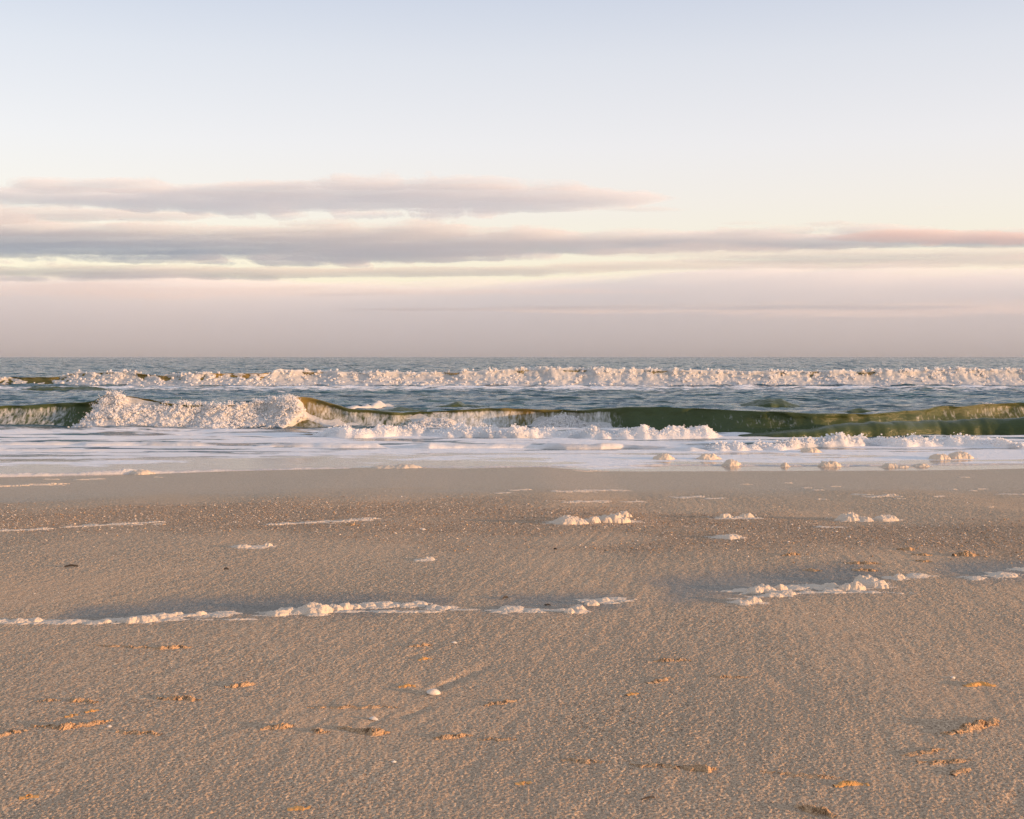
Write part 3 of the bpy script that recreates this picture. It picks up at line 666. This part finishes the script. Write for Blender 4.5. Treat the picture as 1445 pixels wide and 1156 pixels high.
FL = [(1108, 1117, 682, 682), (1132, 1145, 689, 689), (1149, 1161, 692, 692), (1174, 1185, 687, 687), (1205, 1229, 698, 699), (1266, 1277, 704, 704), (1318, 1332, 702, 700), (1339, 1348, 691, 691), (1354, 1367, 674, 674), (1370, 1378, 693, 693), (1380, 1390, 691, 690),
      (1417, 1450, 698, 698), (1155, 1166, 705, 705), (1157, 1191, 745, 744), (817, 857, 666, 664), (1140, 1150, 662, 662), (785, 830, 695, 693), (830, 877, 693, 692), (797, 857, 710, 707), (957, 992, 704, 700), (997, 1022, 705, 703), (722, 745, 693, 691), (64, 80, 677, 677), (107, 140, 678, 676), (218, 228, 674, 674),
      (1046, 1056, 684, 684), (1015, 1072, 733, 732), (700, 720, 697, 695), (880, 905, 709, 708), (1395, 1402, 716, 716)]
for i, (a, b, c, d) in enumerate(FL): streak('small flat white fleck of foam on the smooth damp sand below the waterline', a, b, c, d, 1.6, 'foam_fleck', 'foam flecks on the damp sand', 1700 + i * 7)
# foam lace along the water's edge
ridge('foam_edge', [(-150, 677, 3), (0, 673.5, 4), (60, 672.5, 3.5), (110, 671, 4), (180, 669.5, 4.5), (215, 669, 4), (260, 667.5, 2.5), (330, 665.5, 2), (420, 663, 1.6), (500, 662, 1.5)], .10, .12, M['white'], "white foam lace along the water's edge on the left", 'sea foam', None, 1900, rough=.6, step=.6)
ridge('foam_edge', [(590, 660.5, 1), (700, 660, 1.4), (850, 659.5, 1.4), (900, 658.7, 1.8), (960, 657.5, 1.6), (1100, 658.5, 1.6), (1200, 658.5, 1.6), (1300, 657, 1.5), (1445, 656, 1.5), (1600, 654, 1.5)], .10, .12, M['white'], "thin broken foam lace along the water's edge on the right", 'sea foam', None, 1930, rough=.7, step=.6)

# ------------------------------------------------------------------ clotted sand, shells, twigs
def sand_clump(label, xl, xr, yl, yr, hpx, seed, name='sand_clump', mat=None, cat='sand clump', group='crumbly sand ridges', arch=0.0, rough=1.0):
    a = gp(xl, yl); b = gp(xr, yr); d = (a[1] + b[1]) / 2; Lg = math.hypot(b[0] - a[0], b[1] - a[1]); h = hpx / F * d
    wd = max(.55 * h, .010) * 2.1
    res = d / F * .45
    ux, uy = (b[0] - a[0]) / Lg, (b[1] - a[1]) / Lg
    s = np.arange(-.02, Lg + .02, res); q = np.arange(-2.6 * wd, 2.6 * wd, res); S, Q = np.meshgrid(s, q)
    t = np.clip(S / Lg, 0, 1)
    ctr = wd * .9 * pn(S * 22, S * 0 + seed, seed) + arch * 4 * t * (1 - t)
    prof = (1 - ((Q - ctr) / wd) ** 2) - .6 * np.clip((np.abs(t - .5) * 2) ** 4, 0, 1)
    rn = fbm(S * 95, Q * 60, 4, seed + 2, .6)
    lump = billow(S * 75 + seed, Q * 75, 2, seed + 3, .5)
    hh = h * 1.05 * (.12 + .88 * np.clip(prof, -1, 1)) * (.30 + 1.0 * rough * (lump - .25) + .3 * (1 - rough)) * (.75 + .5 * pn(S * 18, Q * 0, seed + 4)) + h * .16 * rn * np.clip(prof, 0, 1)
    gap = fbm(S * 38, Q * 38, 3, seed + 6, .6) + .35 * pn(S * 11, Q * 11, seed + 8)
    keep = (hh > 0.0) & (prof > -1.1) & (gap > -.12 - .25 * (rough < .6) - .10 * (prof > .3))
    X_ = a[0] + S * ux - Q * uy; Y_ = a[1] + S * uy + Q * ux
    Z_ = gz(X_, Y_) + np.where(keep, hh, -.004)
    Fq = grid_faces(*S.shape); kf = keep.ravel()[Fq].any(1)
    V, Fk, _ = compact(np.stack([X_, Y_, Z_], -1).reshape(-1, 3), Fq[kf])
    if not len(Fk): return
    o = link_mesh(name, V, Fk, mat or M['clump'], None); recentre(o); tag(o, label, cat, group); return o
SC = [('thick crumbly orange clump left of the long crumbly ridge, left of centre', 374, 408, 1028, 1026, 7), ('large crumbly orange clump below the thin pale shell', 508, 541, 1032, 1036, 9), ('thin crumbly tail leading left from the large clump below the shell', 478, 510, 1028, 1031, 3.5),
      ('short crumbly ridge at the left end of the long broken line', 800, 844, 1073, 1076, 4.5), ('bright crumbly knob at the right end of the long broken line', 972, 1003, 1085, 1086, 9), ('thin middle stretch of the long broken crumbly line', 895, 970, 1080, 1084, 3.5),
      ('rough broad crumbly clump at the bottom right edge', 1130, 1172, 1140, 1150, 9), ('slanting crumbly ridge, tallest at the right', 1352, 1404, 1033, 1019, 9), ('low crumbs at the left foot of the slanting right ridge', 1328, 1354, 1035, 1033, 4),
      ('slanted crumbly clump with dark hollow, left', 324, 353, 970, 966, 6), ('bright crumbly clump in the long ridge at lower left', 82, 106, 1027, 1026, 8), ('dark hollowed stretch of the long ridge at lower left', 48, 84, 1025, 1027, 4), ('scattered crumbs ending the long ridge at lower left', 106, 152, 1027, 1018, 5),
      ('crumbs at the left picture edge on the long ridge', -10, 30, 1040, 1032, 5), ('faint crumbly patch below the near foam line, left', 222, 264, 915, 914, 5), ('thin line of crumbs leading to the faint upper-left patch', 140, 222, 911, 915, 2), ('broad patch of orange crumbs, left', 226, 278, 986, 988, 6), ('crumbly patch at left above the long ridge', 102, 132, 988, 991, 5),
      ('thin crumb line at the left edge above the long ridge', 60, 80, 989, 989, 3), ('thin crumbly line right of the white shell', 688, 724, 995, 989, 4), ('upper of two fine crumb lines at lower right', 1276, 1328, 1066, 1058, 3.5), ('lower of two fine crumb lines at lower right', 1302, 1364, 1076, 1073, 3.5), ('small V of crumbs at lower right', 1346, 1362, 1092, 1087, 6),
      ('small orange crumb lump between the two left clumps', 446, 456, 1031, 1033, 5), ('faint crumbs right of the large clump below the shell', 618, 660, 1042, 1038, 5), ('faint crumbs further right of the large clump', 680, 722, 1044, 1043, 3), ('long faint dotted crumb line left of the white shell', 440, 555, 999, 998, 2.2), ('faint crumb line right of centre', 928, 970, 933, 932, 4), ('short crumb line right of centre', 918, 944, 964, 958, 4), ('crumb line on the open sand at right', 1010, 1050, 955, 956, 3),
      ('pale crumbs at lower left below the long ridge', 172, 222, 1033, 1036, 4), ('crumbs above the two small shells left of the white shell', 582, 604, 912, 911, 4), ('faint crumb patch beside the bright flake at lower right', 1080, 1180, 1090, 1098, 2.5),
      ('weedy clump in the shell gravel, left of three', 1270, 1288, 776, 776, 5), ('weedy clump in the shell gravel, middle of three', 1290, 1312, 783, 784, 4), ('orange weedy tuft in the shell gravel, at right', 1348, 1378, 784, 784, 7), ('dark weedy line in the gravel above the tallest foam heap', 1195, 1240, 795, 796, 4), ('dark weedy line touching the back of the tallest foam heap', 1206, 1236, 805, 806, 4), ('dark weedy scrap in the gravel left of the tallest foam heap', 1136, 1156, 805, 806, 4), ('orange scrap in the gravel above the low right-hand foam', 1106, 1126, 784, 783, 4), ('weedy clump in the shell gravel, right of three', 1296, 1312, 792, 793, 4), ('reddish scrap on the gravel beside the foam streak', 486, 504, 741, 742, 3.5)]
for i, (lab, a, b, c, d, h) in enumerate(SC): sand_clump(lab, a, b, c, d, h, 2000 + i * 11)
sand_clump('bright orange curved flake at the bottom right', 1184, 1217, 1109, 1107, 6, 2900, 'orange_flake', M['flake'], 'flake', 'orange flakes', .012, .35)
sand_clump('bright orange curved flake at the upper right', 1365, 1398, 968, 967, 6, 2910, 'orange_flake', M['flake'], 'flake', 'orange flakes', .012, .35)
for i, (a, b, c, lab) in enumerate([(414, 430, 1140, 'small orange chip near the bottom edge, left of centre'), (36, 46, 1124, 'small orange chip at the bottom left'), (734, 742, 1105, 'small orange chip near the bottom edge in the middle'), (594, 604, 930, 'small orange chip left of the shell furrow'), (568, 580, 968, 'small pale orange chip just left of the white shell'), (888, 894, 979, 'tiny orange chip on the open sand right of centre'), (126, 132, 1003, 'pea-sized orange lump above the long left ridge'), (98, 103, 1010, 'smaller orange lump above the long left ridge')]):
    sand_clump(lab, a, b, c + 1, c, 4, 2950 + i * 5, 'orange_chip', M['flake'], 'chip', 'orange chips', 0, .25)

def shell(label, px, py, wpx, rot, tilt, seed, mat=None):
    x, y, z = gp(px, py); r = wpx / 2 / F * y
    nr_, na = 14, 40; V = []; 
    for side in (0, 1):
        for i in range(nr_):
            for j in range(na):
                q = i / (nr_ - 1); a = j / na * 2 * math.pi
                rad = r * q * (1 + .12 * math.cos(a - 1.57)) * (1 + .02 * math.cos(14 * a) * q)
                dome = .55 * r * (1 - q ** 2) ** .8 + .02 * r * math.cos(14 * a) * q * (1 - q)
                V.append((rad * math.cos(a), rad * .72 * math.sin(a), dome - (.07 * r if side else 0)))
    F_ = []
    for side in (0, 1):
        o_ = side * nr_ * na
        for i in range(nr_ - 1):
            for j in range(na):
                f = [o_ + i * na + j, o_ + i * na + (j + 1) % na, o_ + (i + 1) * na + (j + 1) % na, o_ + (i + 1) * na + j]
                F_.append(f if side == 0 else f[::-1])
    e = (nr_ - 1) * na
    for j in range(na): F_.append([e + j, e + (j + 1) % na, e + nr_ * na + (j + 1) % na, e + nr_ * na + j][::-1])
    o = link_mesh('seashell', np.array(V), np.array(F_), mat or M['shell'], None)
    o.location = (x, y, z + .10 * r); o.rotation_euler = (R(tilt), R(8), R(rot))
    tag(o, label, 'shell', 'larger shells'); return o
shell('white scallop-edged seashell at the mouth of a dark furrow', 612, 979, 21, 10, 12, 1)
shell('thin pale shell lying flat above the large orange clump', 527, 1016, 14, -10, -8, 2)
shell('small white shell on the gravel below the foam streak, left of centre', 597, 748, 8, 0, 10, 3)
shell('small pale shell above the white one, beside faint crumbs', 641, 908, 9, 5, -6, 4)
shell('tiny white shell bit near the long ridge at lower left', 154, 1026, 8, 0, 10, 5)
shell('tiny white shell bit right of the large orange clump', 556, 1076, 8, 20, 0, 6)
shell('small grey-white shell near the upper right flake', 1345, 957, 8, 20, 15, 7, M['shell'])

def twig(label, xl, xr, yl, yr, rad, seed):
    a = np.array(gp(xl, yl)); b = np.array(gp(xr, yr)); n = 9; k = 7; V = []
    r0 = rad / F * a[1]
    rs = random.Random(seed)
    for i in range(n):
        t = i / (n - 1); c = a + (b - a) * t + np.array([0, rs.uniform(-.3, .3) * r0, r0 * .6 + rs.uniform(0, .4) * r0 + r0 * math.sin(t * 3.1)])
        rr = r0 * (.35 + .65 * math.sin(.35 + t * 2.4)) 
        for j in range(k): V.append((c[0] + rs.uniform(-.1, .1) * rr, c[1] + rr * math.cos(j / k * 6.283), c[2] + rr * math.sin(j / k * 6.283)))
    Fq = [[i * k + j, i * k + (j + 1) % k, (i + 1) * k + (j + 1) % k, (i + 1) * k + j] for i in range(n - 1) for j in range(k)]
    o = link_mesh('twig', np.array(V), np.array(Fq), M['twig'], None); recentre(o); tag(o, label, 'twig', 'dark driftwood bits')
for i, (lab, a, b, c, d, r) in enumerate([('dark stick on the sand left of the small orange bits', 91, 110, 801, 800, 1.6), ('black splinter on the sand above the biggest foam heap', 316, 323, 804, 804, 1.3), ('black splinter above the flat foam patch', 709, 717, 846, 844, 1.6), ('dark splinter left of the slanted foam streak', 768, 777, 855, 855, 1.2), ('dark splinter on the open sand above the foam streak', 781, 786, 776, 776, 1.2), ('tiny dark sprig near the bottom edge, right of centre', 905, 924, 1129, 1126, 1.3)]): twig(lab, a, b, c, d, r, 3100 + i)

# shell gravel: uncountable chips
PAL = np.array([(.62, .50, .38), (.70, .60, .50), (.55, .36, .20), (.40, .24, .12), (.22, .16, .13), (.78, .72, .64), (.40, .30, .21)])
OCT = np.array([(1, 0, 0), (0, 1, 0), (-1, 0, 0), (0, -1, 0), (0, 0, 1), (0, 0, -.6)]); OF = np.array([(0, 1, 4), (1, 2, 4), (2, 3, 4), (3, 0, 4), (1, 0, 5), (2, 1, 5), (3, 2, 5), (0, 3, 5)])
def chips(name, x, y, size, colidx):
    n = len(x); a = RNG.uniform(0, 6.28, n); el_ = RNG.uniform(.5, 1, n); fl = RNG.uniform(.25, .7, n)
    L = OCT[None] * np.stack([size, size * el_, size * fl], -1)[:, None, :] * RNG.uniform(.75, 1.25, (n, 6, 1))
    tl = RNG.normal(0, .35, n); ct, st_ = np.cos(tl)[:, None], np.sin(tl)[:, None]
    y1 = L[..., 1] * ct - L[..., 2] * st_; z1 = L[..., 1] * st_ + L[..., 2] * ct
    ca, sa = np.cos(a)[:, None], np.sin(a)[:, None]
    V = np.stack([L[..., 0] * ca - y1 * sa + x[:, None], L[..., 0] * sa + y1 * ca + y[:, None], z1 + (gz(x, y) + size * .12)[:, None]], -1)
    c = PAL[colidx] * RNG.uniform(.62, .98, (n, 1)); c = np.concatenate([c, np.ones((n, 1))], 1)
    return link_mesh(name, V.reshape(-1, 3), (np.arange(n)[:, None, None] * 6 + OF[None]).reshape(-1, 3), M['chips'], None, dict(Col=np.repeat(c, 6, 0)), smooth=False)
n = 150000; xs = RNG.uniform(-7.5, 7.5, n); ys = RNG.uniform(6.5, 16, n)
kp = (RNG.uniform(0, 1, n) < gravelness(xs, ys) ** 1.3 * .8) & (np.abs(xs) < ys * .5)
xs, ys = xs[kp], ys[kp]; sz = .0035 + RNG.exponential(.0025, len(xs)); sz = np.minimum(sz, .016)
o = chips('shell_gravel', xs, ys, sz, RNG.choice(7, len(xs), p=[.22, .16, .18, .16, .12, .08, .08])); tag(o, 'band of broken shell gravel across the upper beach', 'shell gravel', kind='stuff')
# single chips on the open sand
n = 0
while n < 70:
    px, py = random.uniform(5, 1440), 700 + 440 * random.random() ** 1.3
    x, y, z = gp(px, py); s_ = random.uniform(.0035, .0075) * (y / 7) ** .5
    o = chips('shell_chip', np.array([x]), np.array([y]), np.array([s_]), np.array([random.choice([0, 1, 2, 5, 5, 2])])); recentre(o)
    tag(o, 'tiny shell chip lying by itself on the open sand', 'shell chip', 'single shell chips'); n += 1

# ------------------------------------------------------------------ clouds: real banks of vapour far out over the sea
def mat_cloud(name, dens, col):
    s = N(name); q = s.n('ShaderNodeVolumePrincipled', Density=dens, Color=col); s.set(s.out, 'Volume', q.outputs[0]); return s.m
def cloud(label, near, far, alt, thick, mat, pxr, seed, up=.65, soft=.62, nx=760, ny=130, fx=1 / 2600., fy=1 / 620., rag=.8, grow=.08):
    """near/far: (px, py) outlines of the upper and lower visible edge; a slab of vapour at height ALT between them"""
    nr_ = np.array(near, float); fr = np.array(far, float); hw_ = grow * np.clip(np.interp(fr[:, 0], fr[:, 0], fr[:, 1]) - np.interp(fr[:, 0], nr_[:, 0], nr_[:, 1]), 0, 99); nr_[:, 1] -= grow * np.clip(np.interp(nr_[:, 0], fr[:, 0], fr[:, 1]) - nr_[:, 1], 0, 99); fr[:, 1] += hw_
    px = np.linspace(*pxr, nx); gap_ = np.clip(np.interp(px, fr[:, 0], fr[:, 1]) - np.interp(px, nr_[:, 0], nr_[:, 1]), 0, 60)
    j1 = gap_ * .13 * fbm(px * .011, px * 0, 6, seed + 61, .62); j2 = gap_ * .13 * fbm(px * .016, px * 0, 6, seed + 62, .62)
    ym_ = .5 * F * alt * (1 / (HOR - np.interp(px, nr_[:, 0], nr_[:, 1])) + 1 / (HOR - np.interp(px, fr[:, 0], fr[:, 1])))
    yn = F * alt / (HOR - np.interp(px, nr_[:, 0], nr_[:, 1]) - j1); yf = F * alt / (HOR - np.interp(px, fr[:, 0], fr[:, 1]) - j2)
    t = np.linspace(-.35, 1.35, ny); T_ = t[:, None] + 0 * px[None, :]
    Y_ = yn[None, :] + T_ * (np.maximum(yf - yn, 250))[None, :]; X_ = (px[None, :] - 722.5) / F * ym_[None, :] + 0 * T_
    e = 1 - np.abs(T_ * 2 - 1) ** 1.6
    e = e + rag * fbm(X_ * fx, Y_ * fy, 6, seed, .64) - .08
    w_ = np.clip((yf - yn) / (.25 * np.median(yf - yn)), 0, 1)
    fade = sst(pxr[0], pxr[0] + 60, px) * sst(pxr[1], pxr[1] - 60, px) * w_
    th = thick * np.clip(e, 0, 1) ** (1 - soft) * fade[None, :]
    th = np.where(th < 1.0, 0, th)
    bl = .8 + .3 * fbm(X_ * fx * 3, Y_ * fy * 3, 3, seed + 5)
    zt = alt + th * up * bl; zb = alt - th * (1 - up)
    n_ = th.size; keep = th.ravel() > 0
    Vt = np.stack([X_, Y_, zt], -1).reshape(-1, 3); Vb = np.stack([X_, Y_, zb], -1).reshape(-1, 3)
    Fq = grid_faces(*th.shape); kf = keep[Fq].any(1); Fq = Fq[kf]
    bi = np.where(keep, np.arange(n_) + n_, np.arange(n_))
    Fb = bi[Fq][:, ::-1]
    V, Fk, _ = compact(np.concatenate([Vt, Vb]), np.concatenate([Fq, Fb]))
    o = link_mesh('cloud', V, Fk, mat, None); recentre(o); tag(o, label, 'cloud', 'cloud banks over the sea'); return o
CM = mat_cloud('cloud_vapour', .0016, c4(.962, .978, 1.0))
CP = mat_cloud('thin_cloud_vapour', .0010, c4(.965, .96, .975))
cloud('uppermost long mauve cloud bank, tapering to a point at right', [(-700, 268), (0, 272), (100, 263), (300, 260), (550, 262), (760, 267), (900, 275), (960, 281)], [(-700, 300), (0, 292), (200, 296), (400, 300), (620, 303), (760, 300), (870, 290), (960, 283)], 1950, 190, CM, (-700, 965), 4000)
cloud('broad middle cloud bank stretching right across the sky', [(-700, 300), (0, 302), (150, 312), (300, 315), (500, 322), (700, 322), (820, 334), (900, 332), (1000, 328), (1200, 327), (1445, 331), (2100, 335)], [(-700, 362), (0, 366), (300, 372), (550, 374), (800, 362), (900, 356), (1100, 354), (1300, 348), (1445, 346), (2100, 352)], 1500, 190, CM, (-700, 2100), 4100, nx=1200, grow=.0)
cloud('low thin cloud streak between the middle bank and the lowest bank', [(-700, 378), (0, 376), (300, 380), (560, 382), (760, 378), (1000, 366), (1445, 362), (2100, 364)], [(-700, 396), (0, 394), (300, 392), (560, 391), (760, 388), (1000, 378), (1445, 376), (2100, 376)], 1120, 110, CP, (-700, 2100), 4200, nx=1000, rag=.8)
# the lowest bank: a deep wall of vapour on the horizon
def cloud_wall(label, top, y0, depth, mat, seed):
    tp = np.array(top, float); px = np.linspace(-900, 2350, 700)
    s = np.linspace(0, 1, 24); S = s[:, None] + 0 * px[None, :]
    X_ = (px[None, :] - 722.5) / F * y0 + 0 * S; 
    ztop = (HOR - np.interp(px, tp[:, 0], tp[:, 1])) / F * y0
    Y_ = y0 + depth * S
    prof = np.clip(1 - np.abs(2 * S - 1) ** 7, 0, 1) ** .8
    z = prof * ztop[None, :] * (1 + .07 * fbm(X_ / 3500, Y_ / 1500 + 3, 6, seed, .6))
    z = np.maximum(z, 0)
    Vt = np.stack([X_, Y_, SEA - 2 + z], -1).reshape(-1, 3); Vb = np.stack([X_, Y_, 0 * z + SEA - 3], -1).reshape(-1, 3)
    G = grid_faces(*S.shape); n_ = S.size; i = np.arange(n_).reshape(S.shape)
    side = []
    for loop in (i[0, :], i[-1, ::-1], i[::-1, 0], i[:, -1]):
        side.append(np.stack([loop[:-1], loop[:-1] + n_, loop[1:] + n_, loop[1:]], -1))
    o = link_mesh('cloud', np.concatenate([Vt, Vb]), np.concatenate([G, G[:, ::-1] + n_] + side), mat, None)
    recentre(o); tag(o, label, 'cloud', 'cloud banks over the sea'); return o
CW = mat_cloud('horizon_vapour', .00034, c4(.968, .985, 1.0))
cloud_wall('lowest grey-pink cloud bank lying along the sea horizon', [(-900, 366), (0, 374), (150, 370), (300, 380), (560, 389), (760, 382), (900, 374), (1000, 366), (1120, 358), (1300, 362), (1445, 364), (2350, 364)], 26000, 9000, CW, 4300)
for i, (a, b, c, d, lab) in enumerate([(1000, 1095, 314, 319, 'small thin cloud wisp above the middle bank, left one at right'), (1105, 1240, 315, 320, 'small thin cloud wisp above the middle bank, right one'), (830, 975, 294, 300, 'thin wisp just under the tip of the uppermost bank'), (1305, 1350, 292, 296, 'faintest little wisp high at right')]):
    m_ = (a + b) / 2
    cloud(lab, [(a, (c + d) / 2), (m_, c), (b, (c + d) / 2)], [(a, (c + d) / 2 + .6), (m_, d), (b, (c + d) / 2 + .6)], 2250, 90, CP, (a, b), 4400 + i * 9, nx=140, ny=60, fx=1 / 700., fy=1 / 300.)

CK = mat_cloud('sun_tinted_cloud_vapour', .0016, c4(1.0, .86, .83))  # warm sunlight on this tip is put into the pink vapour colour
cloud('pink tip, painted as sunlit, of the middle bank at far right', [(1150, 336), (1230, 329), (1330, 327), (1445, 332), (1700, 336)], [(1150, 338), (1230, 341), (1330, 344), (1445, 345), (1700, 340)], 1270, 80, CK, (1150, 1700), 4600, nx=260, rag=.5)
cloud('thin broken cloud streak under the right half of the middle bank', [(800, 356), (960, 350), (1150, 349), (1445, 352), (1800, 354)], [(800, 362), (960, 362), (1150, 361), (1445, 363), (1800, 362)], 880, 60, CP, (800, 1800), 4700, nx=320, rag=1.2)
cloud('soft cloud veil filling the gap below the uppermost bank at left', [(-700, 290), (0, 292), (180, 297), (330, 304)], [(-700, 312), (0, 314), (180, 312), (330, 307)], 2500, 160, CP, (-700, 330), 4800, nx=320, rag=.8)


for i, (a, b, c, d, alt_, lab) in enumerate([(-700, 1000, 404, 420, 760, 'faint pale streak low in front of the lowest bank, left and middle'), (450, 2100, 428, 446, 660, 'faint pale streak low in front of the lowest bank, right half')]):
    m_ = (a + b) / 2
    cloud(lab, [(a, (c + d) / 2), (m_, c), (b, (c + d) / 2)], [(a, (c + d) / 2 + 1), (m_, d), (b, (c + d) / 2 + 1)], alt_, 38, CP, (a, b), 4900 + i * 9, nx=500, ny=90, fx=1 / 1800., fy=1 / 500., rag=1.5, soft=.3)
